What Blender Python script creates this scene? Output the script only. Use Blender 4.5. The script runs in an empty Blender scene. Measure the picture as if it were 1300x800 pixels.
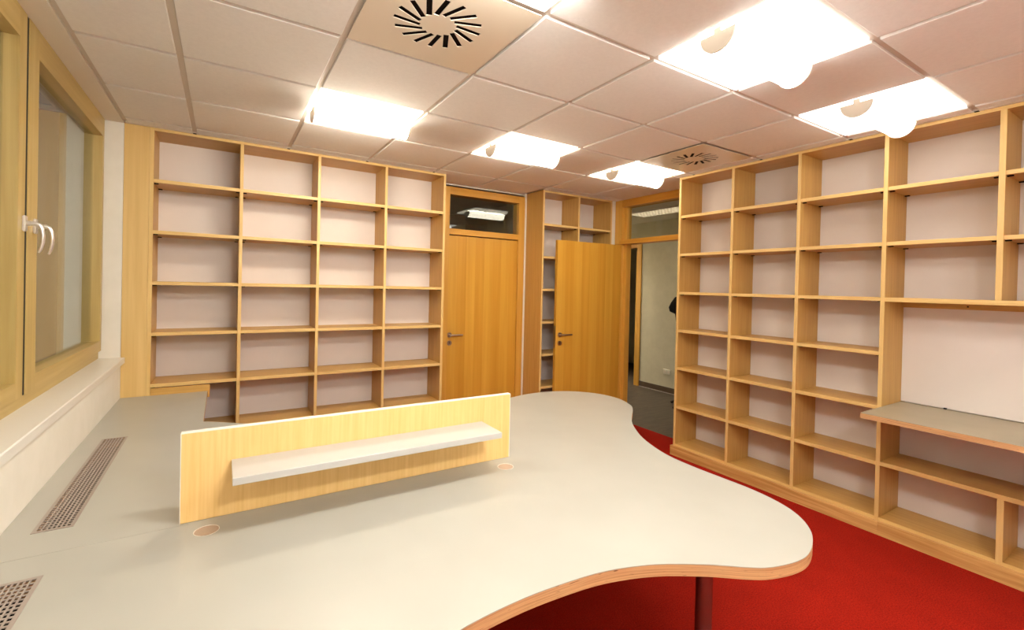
import bpy, bmesh, math, random
from mathutils import Vector, Matrix
from mathutils.geometry import delaunay_2d_cdt
random.seed(7)
S = bpy.context.scene
C = S.collection
H = 2.545                       # ceiling height

# ------------------------------------------------------------------ camera
def make_camera():
    yaw, pitch, roll = .5544, -.0081, .0230
    f = Vector((math.sin(yaw)*math.cos(pitch), math.cos(yaw)*math.cos(pitch), math.sin(pitch)))
    r = Vector((math.cos(yaw), -math.sin(yaw), 0)); u = r.cross(f)
    r2 = math.cos(roll)*r + math.sin(roll)*u; u2 = -math.sin(roll)*r + math.cos(roll)*u
    cam = bpy.data.cameras.new('camera'); o = bpy.data.objects.new('camera', cam); C.objects.link(o)
    m = Matrix((r2, u2, -f)).transposed().to_4x4(); m.translation = (.7849, -1.4222, H-1.037)
    o.matrix_world = m
    cam.sensor_fit = 'HORIZONTAL'; cam.sensor_width = 36
    cam.lens = 585.4068*36/1300
    cam.shift_x = (650-645.58)/1300; cam.shift_y = (368.36-400)/1300
    cam.clip_start = .02; cam.clip_end = 60
    S.camera = o
make_camera()
# ------------------------------------------------------------------ world and exposure
w = bpy.data.worlds.new('dusk'); S.world = w; w.use_nodes = True
w.node_tree.nodes['Background'].inputs[0].default_value = (.10, .12, .16, 1)
w.node_tree.nodes['Background'].inputs[1].default_value = .5
S.view_settings.view_transform = 'Standard'; S.view_settings.look = 'None'
S.view_settings.gamma = 1; S.view_settings.use_curve_mapping = False
S.view_settings.exposure = 0.28
LAMP_STRENGTH = 50.0; PANEL_STRENGTH = 3.0
# colour and relative strength of each row (rear, middle, behind the viewer) and of each lamp in it
ROW_COLOR = {2: (1.0, .90, .74), -1: (1.0, .98, .92), -4: (.98, 1.0, 1.0)}
LAMP_FACTOR = {(2, 2): .9, (4, 2): .36, (6, 2): .22, (2, -1): 1.3, (4, -1): .33, (6, -1): .14, (2, -4): 2.3, (4, -4): .7, (6, -4): .14}
CORRIDOR_STRENGTH = 20.0

# ------------------------------------------------------------------ materials
MATS = {}
def srgb(r, g, b):
    t = lambda c: (c/255/12.92 if c/255 <= .04045 else ((c/255+.055)/1.055)**2.4)
    return (t(r), t(g), t(b), 1)
def base(name, col, rough=.5, metal=0, spec=.5):
    m = bpy.data.materials.new(name); m.use_nodes = True
    b = m.node_tree.nodes['Principled BSDF']
    b.inputs['Base Color'].default_value = col; b.inputs['Roughness'].default_value = rough
    b.inputs['Metallic'].default_value = metal; b.inputs['Specular IOR Level'].default_value = spec
    MATS[name] = m
    return m, m.node_tree, b
def coords(nt, scale, rnd=True):
    tc = nt.nodes.new('ShaderNodeTexCoord'); mp = nt.nodes.new('ShaderNodeMapping')
    mp.inputs['Scale'].default_value = scale
    nt.links.new(tc.outputs['Object'], mp.inputs['Vector'])
    if rnd:
        oi = nt.nodes.new('ShaderNodeObjectInfo'); cx = nt.nodes.new('ShaderNodeCombineXYZ')
        mu = nt.nodes.new('ShaderNodeMath'); mu.operation = 'MULTIPLY'; mu.inputs[1].default_value = 37.0
        nt.links.new(oi.outputs['Random'], mu.inputs[0])
        for i in range(3): nt.links.new(mu.outputs[0], cx.inputs[i])
        nt.links.new(cx.outputs[0], mp.inputs['Location'])
    return mp.outputs[0]
def noise(nt, vec, scale=1, detail=3, rough=.6, dist=0):
    n = nt.nodes.new('ShaderNodeTexNoise'); n.inputs['Scale'].default_value = scale
    n.inputs['Detail'].default_value = detail; n.inputs['Roughness'].default_value = rough
    n.inputs['Distortion'].default_value = dist
    nt.links.new(vec, n.inputs['Vector']); return n.outputs['Fac']
def ramp(nt, fac, stops):
    r = nt.nodes.new('ShaderNodeValToRGB'); e = r.color_ramp.elements
    while len(e) < len(stops): e.new(.5)
    for k, (p, c) in enumerate(stops): e[k].position = p; e[k].color = c
    nt.links.new(fac, r.inputs[0]); return r.outputs[0]
def bump(nt, b, fac, strength, dist=.002):
    n = nt.nodes.new('ShaderNodeBump'); n.inputs['Strength'].default_value = strength; n.inputs['Distance'].default_value = dist
    nt.links.new(fac, n.inputs['Height']); nt.links.new(n.outputs[0], b.inputs['Normal'])
def wood(name, lo, hi, axis, rough=.42, fine=55, spec=.4, contrast=(.3, .72)):
    m, nt, b = base(name, hi, rough, 0, spec)
    sc = [fine]*3; sc['xyz'.index(axis)] = fine*.035
    n = noise(nt, coords(nt, sc), 1, 3, .6, .4)
    nt.links.new(ramp(nt, n, [(contrast[0], lo), (contrast[1], hi)]), b.inputs['Base Color'])
    bump(nt, b, n, .04)
    return m
def mottled(name, a, c, rough, scale, detail=3, spec=.4, bmp=0, pos=(.35, .65)):
    m, nt, b = base(name, c, rough, 0, spec)
    n = noise(nt, coords(nt, (1, 1, 1), False), scale, detail)
    nt.links.new(ramp(nt, n, [(pos[0], a), (pos[1], c)]), b.inputs['Base Color'])
    if bmp: bump(nt, b, n, bmp)
    return m
BL, BH = srgb(212, 174, 106), srgb(226, 192, 126)
for ax in 'xyz': wood('beech_'+ax, srgb(192, 146, 74), srgb(208, 164, 90), ax); wood('edge_beech_'+ax, BL, BH, ax)
wood('filler_wood', BL, BH, 'z', .42, 26)
wood('divider_wood', srgb(228, 184, 112), srgb(240, 200, 132), 'z', .4, 85, .4, (.3, .7))
for ax in 'xyz': wood('plinth_'+ax, srgb(188, 138, 74), srgb(218, 174, 108), ax, .45, 40, .4, (.35, .62))
for ax in 'yz': wood('window_wood_'+ax, srgb(178, 150, 86), srgb(198, 172, 108), ax, .38, 26, .45)
wood('door_wood_light', srgb(205, 150, 52), srgb(218, 166, 66), 'z', .33, 16, .5)
wood('door_wood_dark', srgb(199, 142, 45), srgb(211, 156, 57), 'z', .33, 16, .5)
wood('door_frame_z', srgb(204, 148, 56), srgb(220, 168, 76), 'z', .36, 22, .5)
wood('door_frame_x', srgb(200, 142, 46), srgb(216, 160, 62), 'x', .36, 22, .5)
wood('door_frame_y', srgb(196, 136, 44), srgb(212, 154, 60), 'y', .36, 22, .5)
def plywood():
    m, nt, b = base('plywood_edge', srgb(214, 160, 104), .5)
    v = coords(nt, (5, 5, 420), False); n = noise(nt, v, 1, 2, .5)
    v2 = coords(nt, (26, 26, 190), False); n2 = noise(nt, v2, 1, 1, .5)
    c1 = ramp(nt, n, [(.32, srgb(178, 130, 84)), (.6, srgb(208, 162, 112))])
    c2 = ramp(nt, n2, [(.7, (1, 1, 1, 1)), (.76, (.25, .16, .09, 1))])
    mx = nt.nodes.new('ShaderNodeMixRGB'); mx.blend_type = 'MULTIPLY'; mx.inputs[0].default_value = .8
    nt.links.new(c1, mx.inputs[1]); nt.links.new(c2, mx.inputs[2]); nt.links.new(mx.outputs[0], b.inputs['Base Color'])
plywood()
mottled('laminate_white', srgb(171, 168, 156), srgb(175, 172, 160), .34, 3, 2, .4)
mottled('laminate_grey', srgb(160, 148, 122), srgb(168, 156, 130), .4, 3, 2, .4)
mottled('wall_paint', srgb(228, 222, 208), srgb(232, 226, 213), .75, 9, 2, .2)
mottled('corridor_paint', srgb(206, 200, 178), srgb(212, 206, 184), .75, 9, 2, .2)
mottled('back_panel', srgb(226, 216, 208), srgb(230, 220, 212), .6, 3, 2, .25)
mottled('ceiling_tile', srgb(240, 238, 234), srgb(244, 242, 238), .8, 60, 3, .2, .03)
base('ceiling_grid', srgb(218, 208, 196), .55)
base('plaster', srgb(230, 224, 214), .8, 0, .2)
base('sill_stone', srgb(226, 222, 212), .3)
base('lamp_plastic', srgb(232, 222, 206), .45)
base('reflector_white', srgb(246, 244, 240), .5)
base('diffuser_panel', srgb(226, 214, 194), .2, 0, .6)
base('dark_void', srgb(26, 18, 16), .8, 0, .1)
base('gap_black', srgb(16, 14, 13), .9, 0, .05)
base('brushed_steel', srgb(226, 222, 218), .3, .8)
base('satin_steel', srgb(168, 150, 132), .35, 1)
base('leg_steel', srgb(150, 146, 144), .13, .9); base('chrome', srgb(206, 204, 204), .14, 1)
base('grille_metal', srgb(164, 150, 138), .45, .2)
base('grommet_beige', srgb(184, 158, 136), .4)
base('plastic_white', srgb(226, 222, 206), .4)
base('black_fabric', srgb(20, 18, 18), .9, 0, .1)
base('black_metal', srgb(24, 22, 22), .4)
base('skirting_brown', srgb(92, 74, 58), .45)
base('skirting_strip', srgb(176, 168, 158), .35)
base('shelf_white', srgb(186, 183, 177), .35); base('edge_white', srgb(238, 230, 216), .4)
base('rubber_seal', srgb(30, 28, 22), .7)
def carpet():
    m, nt, b = base('red_carpet', srgb(170, 36, 18), .95, 0, .1)
    v = coords(nt, (1, 1, 1), False)
    n1 = noise(nt, v, 150, 5, .75); n2 = noise(nt, v, 7, 4, .6)
    c1 = ramp(nt, n1, [(.3, srgb(112, 14, 7)), (.7, srgb(188, 38, 18))])
    c2 = ramp(nt, n2, [(.3, (.86, .84, .84, 1)), (.7, (1, 1, 1, 1))])
    mx = nt.nodes.new('ShaderNodeMixRGB'); mx.blend_type = 'MULTIPLY'; mx.inputs[0].default_value = 1
    nt.links.new(c1, mx.inputs[1]); nt.links.new(c2, mx.inputs[2]); nt.links.new(mx.outputs[0], b.inputs['Base Color'])
    bump(nt, b, n1, .5, .004)
carpet()
def hall_floor():
    m, nt, b = base('slate_floor', srgb(84, 74, 62), .5)
    n = noise(nt, coords(nt, (3, 14, 3), False), 1.6, 4, .6, .6)
    nt.links.new(ramp(nt, n, [(.3, srgb(70, 61, 51)), (.7, srgb(94, 83, 70))]), b.inputs['Base Color'])
hall_floor()
def glass(name, ior):
    m = bpy.data.materials.new(name); m.use_nodes = True; nt = m.node_tree
    nt.nodes.remove(nt.nodes['Principled BSDF'])
    fr = nt.nodes.new('ShaderNodeFresnel'); ge = nt.nodes.new('ShaderNodeNewGeometry')
    ma = nt.nodes.new('ShaderNodeMath'); ma.operation = 'MULTIPLY_ADD'; ma.inputs[1].default_value = -2; ma.inputs[2].default_value = 1
    pw = nt.nodes.new('ShaderNodeMath'); pw.operation = 'POWER'; pw.inputs[0].default_value = ior
    nt.links.new(ge.outputs['Backfacing'], ma.inputs[0]); nt.links.new(ma.outputs[0], pw.inputs[1]); nt.links.new(pw.outputs[0], fr.inputs[0])
    tr = nt.nodes.new('ShaderNodeBsdfTransparent'); tr.inputs[0].default_value = (.86, .88, .86, 1)
    gl = nt.nodes.new('ShaderNodeBsdfGlossy'); gl.inputs['Roughness'].default_value = .01; gl.inputs[0].default_value = (.95, .96, .93, 1)
    mx = nt.nodes.new('ShaderNodeMixShader')
    nt.links.new(fr.outputs[0], mx.inputs[0]); nt.links.new(tr.outputs[0], mx.inputs[1]); nt.links.new(gl.outputs[0], mx.inputs[2])
    nt.links.new(mx.outputs[0], nt.nodes['Material Output'].inputs[0]); MATS[name] = m
glass('double_glazing', 2.3); glass('pane_glass', 1.5)
def emit(name, col, s):
    m = bpy.data.materials.new(name); m.use_nodes = True; b = m.node_tree.nodes['Principled BSDF']
    b.inputs['Base Color'].default_value = (.9, .9, .88, 1)
    b.inputs['Emission Color'].default_value = (*col, 1); b.inputs['Emission Strength'].default_value = s; MATS[name] = m

for (i, j), f in LAMP_FACTOR.items():
    emit('lamp_glow_%d_%d' % (i, j), ROW_COLOR[j], LAMP_STRENGTH*f); emit('panel_glow_%d_%d' % (i, j), ROW_COLOR[j], PANEL_STRENGTH)
emit('corridor_fill_glow', (1, .9, .74), CORRIDOR_STRENGTH*4.5); emit('corridor_glow', (1, .9, .74), CORRIDOR_STRENGTH*.15)

# ------------------------------------------------------------------ builders
POS = {}
def wpos(o): return POS.get(o.name, Vector((0, 0, 0)))
def tag(o, label=None, cat=None, group=None, kind=None):
    if label: o['label'] = label
    if cat: o['category'] = cat
    if group: o['group'] = group
    if kind: o['kind'] = kind
    return o
def link(name, me, parent, loc):
    o = bpy.data.objects.new(name, me); C.objects.link(o); POS[o.name] = Vector(loc)
    if parent: o.parent = parent; o.location = Vector(loc) - wpos(parent)
    else: o.location = loc
    return o
def empty(name, loc):
    o = bpy.data.objects.new(name, None); C.objects.link(o); o.location = loc; o.empty_display_size = .1
    POS[o.name] = Vector(loc); return o
CACHE = {}; EDGED = ('shelf', 'upright', 'side_panel', 'top_board', 'bottom_board')
def box_mesh(dx, dy, dz, mat, bev, edge=None):
    key = (round(dx, 4), round(dy, 4), round(dz, 4), mat, bev, edge)
    if key in CACHE: return CACHE[key]
    bm = bmesh.new(); bmesh.ops.create_cube(bm, size=1, matrix=Matrix.Diagonal((dx, dy, dz, 1)))
    if bev:
        b = min(bev, min(dx, dy, dz)*.3)
        bmesh.ops.bevel(bm, geom=bm.edges[:], offset=b, segments=1, affect='EDGES', profile=.5)
    me = bpy.data.meshes.new('box'); bm.to_mesh(me); bm.free(); me.materials.append(MATS[mat]); CACHE[key] = me
    if edge:                                     # edge = (material, direction the banded edge faces)
        me.materials.append(MATS[edge[0]]); d = Vector(edge[1])
        for p in me.polygons:
            if p.normal.dot(d) > .6: p.material_index = 1
    return me
def box(name, x0, x1, y0, y1, z0, z1, mat, parent=None, bev=.0012, edge=None):
    if edge is None and mat.startswith('beech_') and name in EDGED: edge = ('edge_'+mat, (0, -1, 0) if parent.name in ('bookcase', 'bookcase.001') else (-1, 0, 0))
    return link(name, box_mesh(x1-x0, y1-y0, z1-z0, mat, bev, edge), parent, ((x0+x1)/2, (y0+y1)/2, (z0+z1)/2))
def add_box(bm, x0, x1, y0, y1, z0, z1):
    m = Matrix.Translation(((x0+x1)/2, (y0+y1)/2, (z0+z1)/2)) @ Matrix.Diagonal((x1-x0, y1-y0, z1-z0, 1))
    bmesh.ops.create_cube(bm, size=1, matrix=m)
def finish(name, bm, mat, parent, loc, smooth=False):
    """bm is in world coordinates; shift it to loc"""
    bmesh.ops.recalc_face_normals(bm, faces=bm.faces[:])
    bmesh.ops.translate(bm, verts=bm.verts[:], vec=-Vector(loc))
    me = bpy.data.meshes.new(name); bm.to_mesh(me); bm.free(); me.materials.append(MATS[mat])
    if smooth:
        for p in me.polygons: p.use_smooth = True
        me.set_sharp_from_angle(angle=math.radians(40))
    return link(name, me, parent, loc)
def boxes(name, lst, mat, parent=None, loc=None, bev=0):
    bm = bmesh.new()
    for b in lst: add_box(bm, *b)
    if loc is None: loc = Vector(((lst[0][0]+lst[0][1])/2, (lst[0][2]+lst[0][3])/2, lst[0][4]))
    return finish(name, bm, mat, parent, loc)
def cyl(bm, p, q, r, n=24, r2=None):
    p = Vector(p); q = Vector(q); d = q-p
    m = Matrix.Translation((p+q)/2) @ d.to_track_quat('Z', 'Y').to_matrix().to_4x4()
    bmesh.ops.create_cone(bm, cap_ends=True, segments=n, radius1=r, radius2=r if r2 is None else r2, depth=d.length, matrix=m)
def tube(bm, pts, radii, n=10):
    """swept tube with caps; radii may be (a, b) pairs for an oval section"""
    rings = []
    up = Vector((0, 1, 0))
    for i, p in enumerate(pts):
        p = Vector(p); t = (Vector(pts[min(i+1, len(pts)-1)])-Vector(pts[max(i-1, 0)])).normalized()
        a = t.cross(up)
        if a.length < 1e-3: a = t.cross(Vector((1, 0, 0)))
        a.normalize(); b = a.cross(t).normalized()
        ra, rb = radii[i] if isinstance(radii[i], tuple) else (radii[i], radii[i])
        rings.append([bm.verts.new(p+a*ra*math.cos(2*math.pi*k/n)+b*rb*math.sin(2*math.pi*k/n)) for k in range(n)])
    for r0, r1 in zip(rings, rings[1:]):
        for k in range(n): bm.faces.new((r0[k], r0[(k+1) % n], r1[(k+1) % n], r1[k]))
    bm.faces.new(rings[0][::-1]); bm.faces.new(rings[-1])
def inside(pt, poly):
    x, y = pt; c = False; n = len(poly)
    for i in range(n):
        x1, y1 = poly[i]; x2, y2 = poly[(i+1) % n]
        if (y1 > y) != (y2 > y) and x < (x2-x1)*(y-y1)/(y2-y1)+x1: c = not c
    return c
def plate(name, outer, holes, z0, z1, mat, parent, loc, side_mat=None, walls=True):
    """slab with an outline and real holes"""
    vs = [Vector(p) for p in outer]; ed = [(i, (i+1) % len(outer)) for i in range(len(outer))]
    for h in holes:
        s = len(vs); vs += [Vector(p) for p in h]; ed += [(s+i, s+(i+1) % len(h)) for i in range(len(h))]
    ov, oe, of, *_ = delaunay_2d_cdt(vs, ed, [], 0, 1e-6)
    bm = bmesh.new()
    for z, flip in ((z1, False), (z0, True)):
        bv = [bm.verts.new((v.x, v.y, z)) for v in ov]
        for f in of:
            c = sum((ov[i] for i in f), Vector((0, 0)))/len(f)
            if inside(c, outer) and not any(inside(c, h) for h in holes):
                idx = f[::-1] if flip else f
                bm.faces.new([bv[i] for i in idx])
    if walls:
        for ring in [outer]+list(holes):
            lo = [bm.verts.new((p[0], p[1], z0)) for p in ring]; hi = [bm.verts.new((p[0], p[1], z1)) for p in ring]
            n = len(ring)
            for i in range(n): bm.faces.new((lo[i], lo[(i+1) % n], hi[(i+1) % n], hi[i]))
        bmesh.ops.remove_doubles(bm, verts=bm.verts[:], dist=1e-6)
    loose = [v for v in bm.verts if not v.link_faces]
    bmesh.ops.delete(bm, geom=loose, context='VERTS')
    return finish(name, bm, mat, parent, loc)
def rect(x0, x1, y0, y1): return [(x0, y0), (x1, y0), (x1, y1), (x0, y1)]
def struct(o, label=None): return tag(o, label, None, None, 'structure')

# ------------------------------------------------------------------ room shell
XW, YB, XR, YN = .212, 2.87, 4.70, -3.0         # window wall, back wall, right wall, wall behind the camera
YF, XF = 2.535, 4.317                            # fronts of the back and right bookcases
struct(box('floor', -.1, XR, YN-.1, YB+.1, -.08, 0, 'red_carpet', bev=0), 'red carpet covering the office floor')
WY0, WY1 = -.27, 2.53                            # window recess along the wall
wl = struct(boxes('wall_left', [(-.1, XW, YN, YB, 0, .936), (-.1, XW, WY1, YB, .936, H+.2), (-.1, XW, YN, WY0, .936, H+.2)], 'wall_paint'), 'white wall under and beside the wide window')
struct(boxes('wall_back', [(-.1, 2.60, YB, YB+.12, 0, H+.2), (3.66, XR+.12, YB, YB+.12, 0, H+.2), (2.60, 3.66, YB, YB+.12, 2.52, H+.2)], 'wall_paint'), 'white rear wall around the closed door')
struct(boxes('wall_right', [(XR, XR+.12, 2.54, YB, 0, H+.2), (XR, XR+.12, YN, 1.40, 0, H+.2), (XR, XR+.12, 1.40, 2.54, 2.535, H+.2)], 'wall_paint'), 'white wall behind the long bookcase and open doorway')
struct(box('wall_front', -.1, XR+.12, YN-.12, YN, 0, H+.2, 'wall_paint', bev=0), 'white wall behind the viewer')

# ceiling: grid deck with proud tiles, lamps and air diffusers in some cells
G = .6; GAP = .027
ceil = struct(boxes('ceiling', [(XW, XR, YN, YB, H, H+.1)], 'ceiling_grid', loc=(0, 0, H)), 'white suspended ceiling of square tiles')
box('window_soffit', -.1, XW, YN, YB, H-.015, H+.2, 'plaster', ceil, 0)
LAMPS = [(2, 2), (4, 2), (6, 2), (2, -1), (4, -1), (6, -1), (2, -4), (4, -4), (6, -4)]   # (x cell, y cell)
VENTS = [(2, 0), (6, 1)]
xs = [(.235, .6-GAP/2)] + [(G*i+GAP/2, G*(i+1)-GAP/2) for i in range(1, 7)]
def tile(x0, x1, y0, y1): box('ceiling_tile', x0, x1, y0, y1, H-.012, H+.004, 'ceiling_tile', ceil, .002)
for j in range(-5, 4):
    y0, y1 = G*j+GAP/2, G*(j+1)-GAP/2
    for i, (a, b) in enumerate(xs):
        if (i, j) in LAMPS or (i, j) in VENTS: continue
        tile(a, b, y0, y1)
    if y0 > 1.37: tile(4.2+GAP/2, XR-.022, max(y0, 1.385), y1)
    elif y1 > 1.37: tile(4.2+GAP/2, 4.29, y0, 1.345); tile(4.2+GAP/2, XR-.022, 1.36, y1)
    else: tile(4.2+GAP/2, 4.29, y0, y1)
for i, (a, b) in enumerate(xs + [(4.2+GAP/2, XR-.022)]):
    y0 = 2.4+GAP/2
    if i in (4,): tile(a, b, y0, YB-.022)
    elif i == 3: tile(a, 2.4-GAP/2, y0, 2.505)
    elif i == 5: tile(a, b, y0, YB-.022)
    elif i == 7: tile(a, b, y0, 2.51)
    elif i == 6: tile(a, b, y0, 2.505)
    else: tile(a, b, y0, 2.505)
# white wall angles round the edge
for a in ((.22, 2.53, 2.512, 2.533), (3.64, 4.69, 2.512, 2.533), (2.535, 3.635, YB-.022, YB), (4.295, 4.315, YN, 1.36), (XR-.022, XR, 1.38, 2.53)):
    box('edge_angle', a[0], a[1], a[2], a[3], H-.013, H+.001, 'plaster', ceil, 0)
# dark slits where the runners stop short of the bookcases
for i in range(1, 5):
    if i < 5: box('runner_end_gap', G*i-.010, G*i+.010, 2.511, 2.5335, H-.0138, H-.0125, 'gap_black', ceil, 0)
for j in range(-4, 3): box('runner_end_gap', 4.294, 4.3155, G*j-.010, G*j+.010, H-.0138, H-.0125, 'gap_black', ceil, 0)

# ------------------------------------------------------------------ window
XS = .117                                         # room face of the sashes
win = struct(empty('window_1', (.08, 1.13, .976)), 'two-sash wooden window along the left wall')
boxes('frame', [(.02, .100, WY0, WY1, .976, 1.035), (.02, .100, WY0, WY1, 2.50, H-.015), (.02, .100, WY0, WY0+.06, 1.035, 2.50), (.02, .100, WY1-.03, WY1, 1.035, 2.50), (.02, .085, 1.11, 1.18, 1.035, 2.50)], 'window_wood_y', win)
def sash(y0, y1, z0, z1, yl, yr, zb, zt, hy):
    s = empty('sash', (XS, (y0+y1)/2, z0)); s.parent = win; s.location = wpos(s)-wpos(win)
    t = .075
    boxes('stile', [(XS-t, XS, y0, yl, z0, z1)], 'window_wood_z', s); boxes('stile', [(XS-t, XS, yr, y1, z0, z1)], 'window_wood_z', s)
    boxes('rail', [(XS-t, XS, yl, yr, z0, zb)], 'window_wood_y', s); boxes('rail', [(XS-t, XS, yl, yr, zt, z1)], 'window_wood_y', s)
    boxes('pane', [(.066, .072, yl-.005, yr+.005, zb-.005, zt+.005)], 'double_glazing', s)
    # lever handle on a flat plate
    bm = bmesh.new(); add_box(bm, XS, XS+.010, hy-.014, hy+.014, 1.68, 1.742)
    bmesh.ops.bevel(bm, geom=bm.edges[:], offset=.003, segments=2, affect='EDGES')
    cyl(bm, (XS+.008, hy, 1.712), (XS+.022, hy, 1.712), .011, 16)
    pts = [(XS+.018, hy, 1.712), (XS+.036, hy, 1.712), (XS+.046, hy+.002, 1.708), (XS+.053, hy+.003, 1.694), (XS+.057, hy+.003, 1.668), (XS+.056, hy+.003, 1.640), (XS+.051, hy+.003, 1.615), (XS+.045, hy+.003, 1.598)]
    tube(bm, pts, [.009, .009, (.008, .009), (.007, .009), (.006, .009), (.006, .009), (.0055, .008), (.004, .006)], 12)
    finish('handle', bm, 'brushed_steel', s, (XS, hy, 1.71), True)
sash(-.25, 1.129, 1.03, 2.529, -.13, 1.055, 1.095, 2.415, 1.112)
sash(1.157, 2.512, 1.03, 2.529, 1.272, 2.47, 1.095, 2.412, 1.232)
boxes('seal', [(.085, .1145, 1.1292, 1.1568, 1.031, 2.527)], 'rubber_seal', win)
struct(box('trim_1', .095, .236, WY0-.02, 2.531, .936, .976, 'sill_stone', bev=.004), 'pale stone sill running below the window')

struct(box('trim_2', 4.638, 4.6875, 2.538, 2.546, 0, H-.015, 'wall_paint', bev=0), 'white filler strip between the corner bookcase and the open door frame')
struct(box('trim_3', 3.6205, 3.6412, 2.845, YB, 0, H-.015, 'wall_paint', bev=0), 'narrow white wall strip between the closed door frame and the corner bookcase')
# ------------------------------------------------------------------ doors
def lever(name, parent, at, out, along, mat='satin_steel'):
    """rosette with a straight lever; out and along are unit vectors"""
    at, out, along = Vector(at), Vector(out), Vector(along)
    bm = bmesh.new(); cyl(bm, at, at+out*.008, .026, 24); cyl(bm, at+out*.006, at+out*.05, .010, 14)
    tube(bm, [at+out*.044, at+out*.05+along*.012, at+out*.05+along*.06, at+out*.048+along*.13], [.010, .010, .0095, .009], 12)
    return finish(name, bm, mat, parent, at, True)
def key_rose(parent, at, out):
    at, out = Vector(at), Vector(out)
    bm = bmesh.new(); cyl(bm, at, at+out*.007, .026, 24); o = finish('key_rosette', bm, 'satin_steel', parent, at, True)
    bm = bmesh.new(); z = Vector((0, 0, 1)); cyl(bm, at+out*.006+z*.006, at+out*.0085+z*.006, .0045, 14); cyl(bm, at+out*.006-z*.006, at+out*.0085-z*.006, .003, 10)
    finish('key_cylinder', bm, 'gap_black', o, at, True)
d1 = struct(empty('door_1', (3.13, YB, 0)), 'closed birch veneer door with a glazed transom in the rear wall')
boxes('jamb', [(2.62, 2.715, YB-.02, YB+.10, 0, 2.50)], 'door_frame_z', d1); boxes('jamb', [(3.545, 3.62, YB-.02, YB+.10, 0, 2.50)], 'door_frame_z', d1)
boxes('head', [(2.715, 3.545, YB-.02, YB+.10, 2.425, 2.50)], 'door_frame_x', d1)
boxes('transom_bar', [(2.715, 3.545, YB-.018, YB+.10, 2.022, 2.080)], 'door_frame_x', d1)
boxes('transom_pane', [(2.71, 3.55, YB+.02, YB+.026, 2.075, 2.43)], 'pane_glass', d1)
lf = boxes('leaf', [(2.715, 3.55, YB+.006, YB+.045, .008, 2.012)], 'door_wood_dark', d1)
for k in range(8):
    x0 = 2.716+k*.1042
    box('veneer_strip', x0, x0+.1039, YB+.0035+.0003*(k % 2), YB+.0058, .010, 2.010, 'door_wood_light' if k % 2 == 0 else 'door_wood_dark', lf, 0)
lever('handle', d1, (2.748, YB+.003, 1.0), (0, -1, 0), (1, 0, 0)); key_rose(d1, (2.748, YB+.003, .918), (0, -1, 0))
d2 = struct(empty('door_2', (XR, 1.93, 0)), 'open birch veneer door and its glazed frame to the corridor')
boxes('jamb', [(XR-.012, XR+.12, 2.43, 2.535, 0, 2.53)], 'door_frame_z', d2); boxes('jamb', [(XR-.012, XR+.12, 1.405, 1.50, 0, 2.53)], 'door_frame_z', d2)
boxes('head', [(XR-.012, XR+.12, 1.50, 2.43, 2.45, 2.53)], 'door_frame_y', d2)
boxes('stop', [(XR+.03, XR+.10, 2.385, 2.43, 0, 2.45)], 'door_frame_z', d2)
boxes('stop', [(XR+.03, XR+.10, 1.50, 1.545, 0, 2.45)], 'door_frame_z', d2)
boxes('transom_bar', [(XR-.02, XR+.10, 1.50, 2.455, 2.022, 2.074)], 'door_frame_y', d2)
boxes('transom_pane', [(XR+.06, XR+.066, 1.54, 2.39, 2.07, 2.45)], 'pane_glass', d2)
# leaf, swung open into the room; built at the origin along -x and turned about its hinge
HX, HY, LW = 4.682, 2.432, .885
leaf2 = empty('leaf', (HX, HY, 0)); leaf2.parent = d2; leaf2.location = wpos(leaf2)-wpos(d2); leaf2.rotation_euler.z = math.radians(-2.6)
POS[leaf2.name] = Vector((0, 0, 0))
boxes('core', [(-LW, 0, .0008, .038, .008, 2.014)], 'door_wood_dark', leaf2, (-LW/2, .02, .008))
n2 = 8
for k in range(n2):
    wd = LW/n2; x0 = -LW+k*wd
    box('veneer_strip', x0+.0002, x0+wd-.0002, -.0016-.0003*(k % 2), .0006, .010, 2.012, 'door_wood_light' if k % 2 == 0 else 'door_wood_dark', leaf2, 0)
lever('handle', leaf2, (-LW+.05, -.0019, 1.005), (0, -1, 0), (1, 0, 0)); key_rose(leaf2, (-LW+.05, -.0019, .915), (0, -1, 0))
bm = bmesh.new(); add_box(bm, -LW-.0015, -LW+.001, .008, .030, .86, 1.10); finish('lock_plate', bm, 'satin_steel', leaf2, (-LW, .02, .98))

# ------------------------------------------------------------------ bookcases
def pins(shelf, ax, a, b, d0, d1, zb):
    """small dark shelf supports below the four corners of a shelf"""
    bm = bmesh.new()
    for e in (a+.012, b-.012):
        for d in (d0+.03, d1-.03):
            if ax == 'x': add_box(bm, e-.012, e+.012, d-.008, d+.008, zb-.006, zb+.001)
            else: add_box(bm, d-.008, d+.008, e-.012, e+.012, zb-.006, zb+.001)
    o = finish('shelf_supports', bm, 'gap_black', shelf, ((a+b)/2, (d0+d1)/2, zb) if ax == 'x' else ((d0+d1)/2, (a+b)/2, zb)); tag(o, kind='stuff')
TH = .024
ZB = [2.174, 1.824, 1.474, 1.123, .769, .420]
def bay_x(bc, x0, x1, zs, yf, yb):
    for z in zs:
        s = box('shelf', x0, x1, yf+.003, yb, z-TH/2, z+TH/2, 'beech_x', bc); pins(s, 'x', x0, x1, yf+.003, yb, z-TH/2)
bk = tag(empty('bookcase', (1.38, 2.69, 0)), 'wide beech bookcase of open compartments against the rear wall beside the window', 'bookcase')
TOP = H-.008
box('filler_panel', XW+.001, .3485, YF, YF+.02, 0, TOP, 'filler_wood', bk)
px = [(.349, .372), (.880, .902), (1.419, 1.441), (1.962, 1.984), (2.506, 2.528)]
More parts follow.
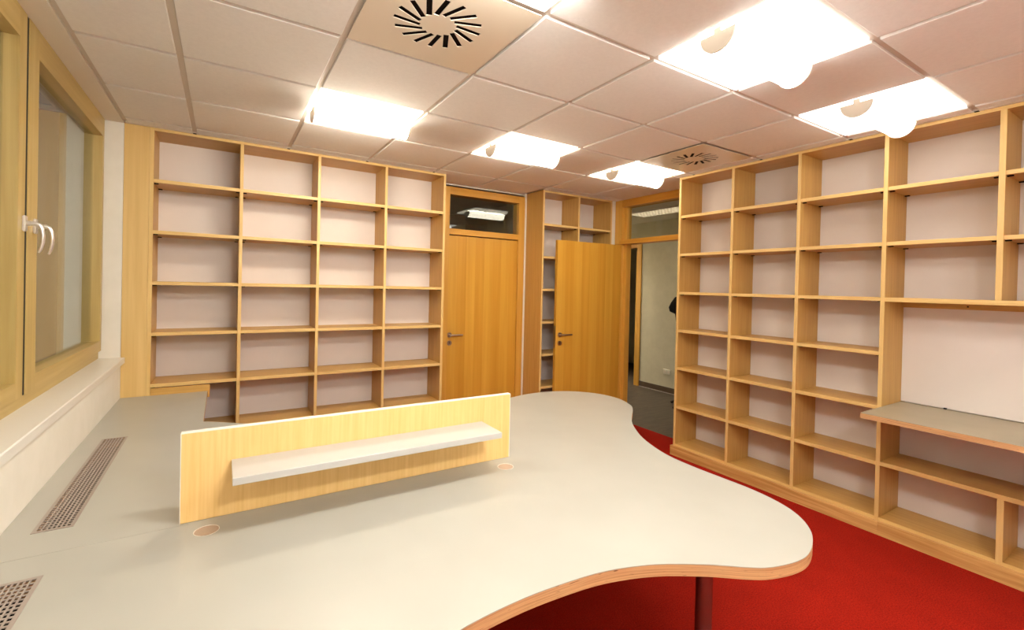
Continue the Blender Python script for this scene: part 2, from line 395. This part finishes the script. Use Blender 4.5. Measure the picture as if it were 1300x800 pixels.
for k, (a, b) in enumerate(px): box('side_panel' if k in (0, 4) else 'upright', a, b, YF, YF+(.33 if k in (0, 4) else .30), .078 if 0 < k < 4 else 0, TOP-TH if 0 < k < 4 else TOP, 'beech_z', bk)
for k in range(4):
    a, b = px[k][1], px[k+1][0]
    bay_x(bk, a, b, ZB, YF, YF+.30)
    box('bottom_board', a, b, YF+.003, YF+.30, .078, .098, 'beech_x', bk)
    box('back_panel', a, b, YF+.30, YF+.308, .098, TOP-TH, 'back_panel', bk, 0)
box('top_board', .372, 2.506, YF, YF+.33, TOP-TH, TOP, 'beech_x', bk)
box('plinth', .372, 2.506, YF-.004, YF+.016, 0, .078, 'plinth_x', bk)
box('filler_strip', .373, .715, YF-.0025, YF+.014, .66, .752, 'beech_x', bk)
nb = tag(empty('bookcase', (4.14, 2.69, 0)), 'narrow beech bookcase in the rear corner behind the open door', 'bookcase')
pn = [(3.642, 3.664), (4.126, 4.148), (4.614, 4.636)]
ZN = [2.174, 1.826, 1.48, 1.13, .784, .438]
for k, (a, b) in enumerate(pn): box('upright' if k == 1 else 'side_panel', a, b, YF, YF+(.30 if k == 1 else .33), .078 if k == 1 else 0, TOP-TH if k == 1 else TOP, 'beech_z', nb)
for k in range(2):
    a, b = pn[k][1], pn[k+1][0]
    bay_x(nb, a, b, ZN, YF, YF+.30); box('bottom_board', a, b, YF+.003, YF+.30, .078, .098, 'beech_x', nb)
    box('back_panel', a, b, YF+.30, YF+.308, .098, TOP-TH, 'back_panel', nb, 0)
box('top_board', 3.664, 4.614, YF, YF+.33, TOP-TH, TOP, 'beech_x', nb); box('plinth', 3.664, 4.614, YF-.004, YF+.016, 0, .078, 'plinth_x', nb)
# long right bookcase
XB = XF+.30
ZR = [2.175, 1.829, 1.481, 1.137, .794, .441]
rb = tag(empty('tall_bookcase', (4.5, .58, 0)), 'tall beech bookcase of three full columns along the right wall', 'bookcase')
qy = [1.345, .834, .321, -.193]
def up_y(bc, y, z0, z1, deep=.30, name='upright', t=.023): box(name, XF, XF+deep, y-t/2, y+t/2, z0, z1, 'beech_z', bc)
def bay_y(bc, y0, y1, zs):
    for z in zs:
        s = box('shelf', XF+.003, XB, y0, y1, z-TH/2, z+TH/2, 'beech_y', bc); pins(s, 'y', y0, y1, XF+.003, XB, z-TH/2)
for k, y in enumerate(qy):
    if k in (0, 3): up_y(rb, y, .085, TOP, .375, 'side_panel')
    else: up_y(rb, y, .085, TOP-TH)
for k in range(3):
    a, b = qy[k+1]+.0115, qy[k]-.0115
    bay_y(rb, a, b, ZR); box('bottom_board', XF+.003, XB, a, b, .085, .105, 'beech_y', rb)
    box('back_panel', XB, XB+.008, a, b, .105, TOP-TH, 'back_panel', rb, 0)
box('top_board', XF, XF+.375, qy[3]+.0115, qy[0]-.0115, TOP-TH, TOP, 'beech_y', rb)
box('plinth', XF-.016, XF+.36, qy[3]-.0115, qy[0]+.03, 0, .085, 'plinth_y', rb)
# upper shelving and low shelving beside it, the wall open between them
YE = -1.29
ub = tag(empty('wall_shelving', (4.5, -.75, 1.47)), 'beech shelving hung above the grey worktop on the right wall', 'shelf')
y3 = qy[3]-.012
for y, t in ((-.703, .026), (-1.277, .026)): up_y(ub, y, 1.493, TOP-TH, .30, 'upright', t)
for a, b in ((-.690, y3), (-1.264, -.716)):
    bay_y(ub, a, b, ZR[:2]); box('back_panel', XB, XB+.008, a, b, 1.493, TOP-TH, 'back_panel', ub, 0)
box('bottom_board', XF, XB, YE, y3, 1.466, 1.493, 'beech_y', ub); box('top_board', XF, XF+.375, YE, y3, TOP-TH, TOP, 'beech_y', ub)
box('hanging_rail', XB-.022, XB, YE, y3, 1.43, 1.466, 'beech_y', ub)
for y in (-.52, -1.0): box('rail_screw', XB-.0245, XB-.0215, y-.004, y+.004, 1.444, 1.452, 'gap_black', ub, 0)
lb = tag(empty('low_shelving', (4.5, -.75, 0)), 'low beech shelving below the grey worktop on the right wall', 'shelf')
y3 = qy[3]-.012
box('shelf', XF, XB, YE, y3, .433, .459, 'beech_y', lb)
for y in (-.735, -1.277): up_y(lb, y, .085, .433, .30, 'upright', .027)
up_y(lb, -1.277, .459, .774, .30, 'upright', .027)
for a, b in ((-.7215, y3), (-1.2635, -.7485)):
    box('bottom_board', XF+.003, XB, a, b, .085, .105, 'beech_y', lb); box('back_panel', XB, XB+.008, a, b, .105, .433, 'back_panel', lb, 0)
box('back_panel', XB, XB+.008, -1.2635, y3, .459, .774, 'back_panel', lb, 0)
box('plinth', XF-.016, XF+.36, YE, y3, 0, .085, 'plinth_y', lb)
box('wall_lining', XB, XB+.008, YE, y3, .81, 1.466, 'back_panel', ub, 0)
wt = tag(empty('side_worktop', (4.32, -.75, .776)), 'grey laminate worktop with plywood edge resting on the low shelving', 'worktop')
boxes('core', [(4.012, XB, YE, -.207, .776, .8045)], 'plywood_edge', wt); box('laminate', 4.012, XB, YE, -.207, .8045, .8065, 'laminate_grey', wt, 0)
box('cable_clip', XB-.010, XB+.0, -.435, -.42, .8065, .815, 'black_metal', wt)

# ------------------------------------------------------------------ desk and window counters
ZD = .704
def catmull(pts, n=4):
    out = []
    for i in range(len(pts)-1):
        p0 = Vector(pts[max(i-1, 0)]); p1 = Vector(pts[i]); p2 = Vector(pts[i+1]); p3 = Vector(pts[min(i+2, len(pts)-1)])
        for k in range(n):
            t = k/n
            v = .5*((2*p1)+(-p0+p2)*t+(2*p0-5*p1+4*p2-p3)*t*t+(-p0+3*p1-3*p2+p3)*t**3); out.append((v.x, v.y))
    out.append(tuple(pts[-1])); return out
CURVE = [(.701, 1.693), (.785, 1.633), (.935, 1.522), (1.2, 1.39), (1.55, 1.30), (1.95, 1.275), (2.3, 1.318), (2.562, 1.388), (2.755, 1.429), (2.954, 1.418), (3.122, 1.336),
 (3.235, 1.193), (3.263, 1.015), (3.204, .844), (3.126, .746), (3.004, .64), (2.879, .517), (2.75, .338), (2.675, .181), (2.637, .052), (2.625, -.087), (2.628, -.226), (2.631, -.345),
 (2.618, -.449), (2.588, -.536), (2.535, -.609), (2.459, -.668), (2.352, -.711), (2.265, -.718), (2.164, -.695), (2.102, -.661), (2.048, -.621), (1.994, -.583), (1.871, -.514),
 (1.726, -.467), (1.572, -.449), (1.421, -.447), (1.25, -.466), (1.1, -.515), (.93, -.625), (.785, -.765), (.701, -.86)]
out = catmull(CURVE, 4)
# grommet holes
def disc(cx, cy, r, n=28): return [(cx+r*math.cos(2*math.pi*k/n), cy+r*math.sin(2*math.pi*k/n)) for k in range(n)]
GROM = [(.752, .328), (1.868, .318)]
desk = tag(empty('desk', (1.7, .4, 0)), 'large kidney-shaped white desk with plywood edge in the middle of the room', 'desk')
def inset_free(poly): return poly[::-1]
plate('desktop', out, [disc(x, y, .036) for x, y in GROM], ZD-.0025, ZD, 'laminate_white', desk, (1.7, .4, ZD))
plate('plywood_core', out, [disc(x, y, .036) for x, y in GROM], ZD-.037, ZD-.0025, 'plywood_edge', desk, (1.7, .4, ZD-.02))
for x, y in GROM:
    ring = disc(x, y, .0359)
    g = plate('cable_grommet', ring, [disc(x, y, .034)], ZD-.02, ZD+.0005, 'edge_white', desk, (x, y, ZD))
    plate('grommet_cap', [p for p in disc(x, y, .0335) if not (p[1] < y-.027)], [], ZD-.006, ZD-.0008, 'grommet_beige', g, (x, y, ZD))
    bm = bmesh.new(); cyl(bm, (x, y, ZD-.034), (x, y, ZD-.0325), .035, 20); finish('grommet_void', bm, 'gap_black', g, (x, y, ZD-.033))
for x, y in ((2.32, -.37), (1.95, .47), (2.85, 1.05), (.95, 1.25), (.95, -.35)):
    bm = bmesh.new(); cyl(bm, (x, y, .012), (x, y, ZD-.037), .030, 32); l = finish('leg', bm, 'leg_steel', desk, (x, y, 0), True)
    bm = bmesh.new(); cyl(bm, (x, y, 0), (x, y, .012), .036, 24, .031); finish('foot', bm, 'black_metal', l, (x, y, 0), True)
def counter(y0, y1, gy0, gy1, label, sup):
    c = tag(empty('window_counter', (.45, (y0+y1)/2, 0)), label, 'counter', 'counters below the window')
    gx0, gx1 = .288, .388
    hole = rect(gx0+.004, gx1-.004, gy0+.004, gy1-.004)
    plate('worktop', rect(XW+.001, .701, y0, y1), [hole], ZD-.0025, ZD, 'laminate_white', c, (.45, (y0+y1)/2, ZD))
    plate('plywood_core', rect(XW+.001, .701, y0, y1), [hole], ZD-.037, ZD-.0025, 'plywood_edge', c, (.45, (y0+y1)/2, ZD-.02))
    # perforated ventilation grille
    lst = [(gx0, gx0+.010, gy0, gy1, ZD-.001, ZD+.0018), (gx1-.010, gx1, gy0, gy1, ZD-.001, ZD+.0018), (gx0+.010, gx1-.010, gy0, gy0+.012, ZD-.001, ZD+.0018), (gx0+.010, gx1-.010, gy1-.012, gy1, ZD-.001, ZD+.0018)]
    g = boxes('ventilation_grille', lst, 'grille_metal', c)
    bars = []; a, b = gx0+.010, gx1-.010; nx, p = 7, (b-a)/7
    for k in range(1, nx): bars.append((a+k*p-.0022, a+k*p+.0022, gy0+.012, gy1-.012, ZD-.0012, ZD+.0012))
    a, b = gy0+.012, gy1-.012; ny = int((b-a)/.0175)
    for k in range(1, ny): yy = a+(b-a)*k/ny; bars.append((gx0+.010, gx1-.010, yy-.0028, yy+.0028, ZD-.0014, ZD+.0010))
    tag(boxes('perforation_bars', bars, 'grille_metal', g), kind='stuff')
    box('duct', gx0+.003, gx1-.003, gy0+.003, gy1-.003, ZD-.075, ZD-.045, 'gap_black', c, 0)
    for s in sup: box('support_panel', .24, .66, s-.011, s+.011, 0, ZD-.037, 'beech_z', c)
counter(.4014, YF-.003, .56, 1.56, 'white window counter from the seam to the rear bookcase, ventilation grille in it', (.46, 1.66))
counter(-1.6, .4, -.73, .27, 'white window counter nearest the viewer, its ventilation grille cut by the left edge', (-1.5, .34))
dv = tag(empty('desk_divider', (1.31, .42, ZD)), 'upright wooden desk divider with white top edge standing on the desk', 'divider')
box('panel', .677, 1.942, .411, .431, ZD+.0007, 1.000, 'divider_wood', dv); box('edge_strip', .676, 1.943, .4105, .4315, 1.000, 1.0035, 'edge_white', dv, 0)
box('edge_strip', 1.942, 1.944, .4105, .4315, ZD+.0007, 1.0, 'edge_white', dv, 0); box('edge_strip', .675, .677, .4105, .4315, ZD+.0007, 1.0, 'edge_white', dv, 0)
box('shelf', .819, 1.793, .230, .411, .869, .893, 'shelf_white', dv, .0015)

# ------------------------------------------------------------------ ceiling lamps and air diffusers
LN = {(2, 2): 'ceiling lamp nearest the window in the row before the rear bookcase',
      (4, 2): 'middle ceiling lamp of the row in front of the closed door',
      (6, 2): 'ceiling lamp in front of the open doorway beside the small air diffuser',
      (2, -1): 'ceiling lamp just above the upper frame edge beside the near air diffuser',
      (4, -1): 'largest, nearest ceiling lamp at the upper right over the desk',
      (6, -1): 'ceiling lamp next to the top of the right bookcase',
      (2, -4): 'ceiling lamp behind the viewer on the window side', (4, -4): 'ceiling lamp behind the viewer in the middle', (6, -4): 'ceiling lamp behind the viewer on the bookcase side'}
def half_round(x0, x1, cy, zc, r, n):
    """solid half cylinder along x, round side down"""
    bm = bmesh.new(); ends = []
    for x in (x0, x1):
        ends.append([bm.verts.new((x, cy+r*math.cos(math.pi+math.pi*k/n), zc+r*math.sin(math.pi+math.pi*k/n))) for k in range(n+1)])
    for k in range(n): bm.faces.new((ends[0][k], ends[0][k+1], ends[1][k+1], ends[1][k]))
    bm.faces.new((ends[0][0], ends[1][0], ends[1][n], ends[0][n])); bm.faces.new(ends[0]); bm.faces.new(ends[1][::-1])
    return bm
def make_lamp(i, j):
    x0, x1, y0, y1 = G*i+GAP/2, G*(i+1)-GAP/2, G*j+GAP/2, G*(j+1)-GAP/2
    cy = (y0+y1)/2; cx = (x0+x1)/2; zc = H-.026
    t = tag(empty('ceiling_lamp', (cx, cy, H)), LN[(i, j)], 'lamp', 'square ceiling lamps with a hanging tube')
    box('luminous_panel', x0, x1, y0, y1, H-.013, H+.004, 'panel_glow_%d_%d' % (i, j), t, 0)
    bm = half_round(x0+.006, x1-.006, cy, zc, .070, 20); finish('diffuser_trough', bm, 'lamp_glow_%d_%d' % (i, j), t, (cx, cy, zc), True)
    for xe, s in ((x0+.006, -1), (x1-.006, 1)):
        bm = half_round(min(xe, xe+s*.009), max(xe, xe+s*.009), cy, zc, .075, 24)
        c = finish('end_cap', bm, 'lamp_plastic', t, (xe, cy, zc), True)
        bm = bmesh.new(); add_box(bm, min(xe, xe+s*.008), max(xe, xe+s*.008), cy-.016, cy+.016, zc-.002, H-.006)
        finish('bracket', bm, 'lamp_plastic', c, (xe, cy, H-.01))
    return t
for i, j in LAMPS: make_lamp(i, j)
def make_vent(i, j, label):
    cx, cy = G*(i+.5), G*(j+.5); h = (G-GAP)/2+.004
    t = tag(empty('air_diffuser', (cx, cy, H)), label, 'air vent', 'swirl air diffusers in the ceiling')
    holes = []; n = 16
    for k in range(n):
        a = 2*math.pi*(k+.3)/n; d = Vector((math.cos(a), math.sin(a))); m = Vector((cx-.01, cy-.01))+d*.120
        tdir = Vector((math.cos(a+math.radians(17)), math.sin(a+math.radians(17)))); nrm = Vector((-tdir.y, tdir.x))
        L, wd = .053, .0108
        holes.append([tuple(m-tdir*L-nrm*wd), tuple(m+tdir*L-nrm*wd), tuple(m+tdir*L+nrm*wd), tuple(m-tdir*L+nrm*wd)])
    plate('face_plate', rect(cx-h, cx+h, cy-h, cy+h), holes, H-.015, H-.012, 'diffuser_panel', t, (cx, cy, H-.008))
    box('plenum', cx-.2, cx+.2, cy-.2, cy+.2, H-.0045, H-.0015, 'dark_void', t, 0)
    for hq in holes:
        bm = bmesh.new(); c = [Vector((*p, H-.0062)) for p in hq]
        # thin guide blade set at a slant inside the slot
        mid = lambda p, q, f: p+(q-p)*f
        b = [mid(c[0], c[3], .80), mid(c[1], c[2], .80), mid(c[1], c[2], .90), mid(c[0], c[3], .90)]
        vs = [bm.verts.new(v) for v in b]+[bm.verts.new(v+Vector((0, 0, .0015))) for v in b]
        for f in ((3, 2, 1, 0), (4, 5, 6, 7), (0, 1, 5, 4), (1, 2, 6, 5), (2, 3, 7, 6), (3, 0, 4, 7)): bm.faces.new([vs[q] for q in f])
        finish('guide_blade', bm, 'dark_void', t, sum(b, Vector())/4)
make_vent(2, 0, 'large swirl air diffuser plate near the top centre of the ceiling')
make_vent(6, 1, 'far swirl air diffuser plate next to the right bookcase top')

# ------------------------------------------------------------------ corridor beyond the open door, store behind the closed one
XC = 6.33
struct(box('floor_corridor', XR, 8.0, -.5, 6.0, -.08, -.001, 'slate_floor', bev=0), 'grey brown slate floor of the corridor')
boxw = boxes('wall_corridor', [(XC, XC+.12, -.5, 3.605, 0, H+.2), (XC, XC+.12, 4.60, 6.0, 0, H+.2), (XC, XC+.12, 3.605, 4.60, 2.25, H+.2), (XR+.12, XC, 5.9, 6.0, 0, H+.2), (XR+.12, XC, -.5, -.4, 0, H+.2),
    (XR, XR+.12, YB+.12, 6.0, 0, H+.2), (7.9, 8.0, 2.9, 6.0, 0, H+.2), (XC+.12, 8.0, 2.8, 2.9, 0, H+.2), (XC+.12, 8.0, 5.9, 6.0, 0, H+.2)], 'corridor_paint')
struct(boxw, 'cream wall of the corridor seen through the open doorway')
struct(box('ceiling_corridor', XR+.12, 8.0, -.5, 6.0, H, H+.1, 'plaster', bev=0), 'plain ceiling of the corridor')
sk = struct(box('baseboard_corridor', XC-.014, XC, -.4, 3.59, .012, .088, 'skirting_brown', bev=.002), 'dark brown skirting along the corridor wall')
box('foot_strip', XC-.016, XC, -.4, 3.59, 0, .012, 'skirting_strip', sk, 0)
d3 = struct(empty('door_3', (XC, 4.1, 0)), 'wooden frame of a dark doorway across the corridor')
boxes('jamb', [(XC-.015, XC+.12, 3.60, 3.70, 0, 2.25)], 'door_frame_z', d3); boxes('jamb', [(XC-.015, XC+.12, 4.52, 4.605, 0, 2.25)], 'door_frame_z', d3)
boxes('head', [(XC-.015, XC+.12, 3.70, 4.52, 2.16, 2.25)], 'door_frame_y', d3)
# wall socket
so = tag(empty('wall_socket', (XC, 3.07, .30)), 'white double wall socket above the corridor skirting', 'socket')
box('cover', XC-.012, XC, 3.01, 3.135, .275, .345, 'plastic_white', so, .003); 
for y in (3.04, 3.105):
    bm = bmesh.new(); cyl(bm, (XC-.0135, y, .31), (XC-.0115, y, .31), .022, 20); finish('socket_insert', bm, 'lamp_plastic', so, (XC, y, .31), True)
# coat stand mostly hidden by the bookcase edge
cs = tag(empty('coat_stand', (5.87, 2.40, 0)), 'dark stand foot glimpsed on the corridor floor past the bookcase edge', 'coat stand')
bm = bmesh.new(); cyl(bm, (5.87, 2.40, .06), (5.87, 2.40, 1.62), .016, 16); finish('pole', bm, 'black_metal', cs, (5.87, 2.4, .06), True)
for k in range(4):
    a = math.radians(90*k+88); h = math.radians(90*k+45); e = Vector((math.cos(h), math.sin(h), 0)); d = Vector((math.cos(a), math.sin(a), 0)); c0 = Vector((5.87, 2.40, 0))
    bm = bmesh.new(); tube(bm, [c0+Vector((0, 0, .10)), c0+d*.08+Vector((0, 0, .08)), c0+d*.17+Vector((0, 0, .05)), c0+d*.225+Vector((0, 0, .02))], [.014, .014, .013, .018], 10)
    finish('foot', bm, 'black_metal', cs, c0+d*.1, True)
    bm = bmesh.new(); tube(bm, [c0+Vector((0, 0, 1.55)), c0+e*.05+Vector((0, 0, 1.53)), c0+e*.09+Vector((0, 0, 1.57))], [.008, .008, .010], 8)
    finish('hook', bm, 'black_metal', cs, c0+Vector((0, 0, 1.55)), True)
bm = bmesh.new()
prof = [(1.50, .03), (1.46, .09), (1.41, .19), (1.34, .245), (1.27, .282), (1.215, .265), (1.185, .18), (.95, .14), (.72, .15), (.70, .13)]
rings = []
for z, r in prof:
    rings.append([bm.verts.new((6.03+.38*r*math.cos(2*math.pi*k/28)*(1+.10*math.sin(5*k+z*9)), 2.535+r*math.sin(2*math.pi*k/28), z)) for k in range(28)])
for a, b in zip(rings, rings[1:]):
    for k in range(28): bm.faces.new((a[k], a[(k+1) % 28], b[(k+1) % 28], b[k]))
bm.faces.new(rings[0]); bm.faces.new(rings[-1][::-1])
tag(finish('coat', bm, 'black_fabric', None, (6.03, 2.535, .70), True), 'black garment glimpsed in the corridor past the bookcase edge', 'coat')
# glowing louvres on the corridor ceiling; the further one is an added fill light
def glow_louvre(cy, mat, label):
    cl = tag(empty('glow_louvre', (5.62, cy, H)), label, 'lamp', 'glowing louvres on the corridor ceiling')
    y0, y1 = cy-.55, cy+.55
    box('housing', 5.47, 5.80, y0, y1, H-.004, H, 'lamp_plastic', cl, 0); box('glow_panel', 5.48, 5.79, y0+.01, y1-.01, H-.006, H-.004, mat, cl, 0)
    bars = [(5.47, 5.80, y0+k*.05-.006, y0+k*.05+.006, H-.022, H-.006) for k in range(23)] + [(5.47+k*.066-.004, 5.47+k*.066+.004, y0, y1, H-.022, H-.006) for k in range(6)]
    tag(boxes('louvre', bars, 'lamp_plastic', cl), kind='stuff')
glow_louvre(2.55, 'corridor_glow', 'dim louvred lamp on the corridor ceiling seen through the open door\'s transom')
glow_louvre(4.95, 'corridor_fill_glow', 'unseen fill light added further along the corridor, out of sight past the open door')  # added, unseen source that brightens the corridor wall
# unlit store behind the closed door
struct(boxes('wall_store', [(2.3, 2.4, YB+.12, 5.2, 0, H+.2), (4.0, 4.1, YB+.12, 5.2, 0, H+.2), (2.3, 4.1, 5.1, 5.2, 0, H+.2), (2.3, 4.1, YB+.12, 5.2, H+.05, H+.2), (2.3, 4.1, YB+.12, 5.2, -.1, -.001)], 'corridor_paint'), 'unlit walls of the room behind the closed door')
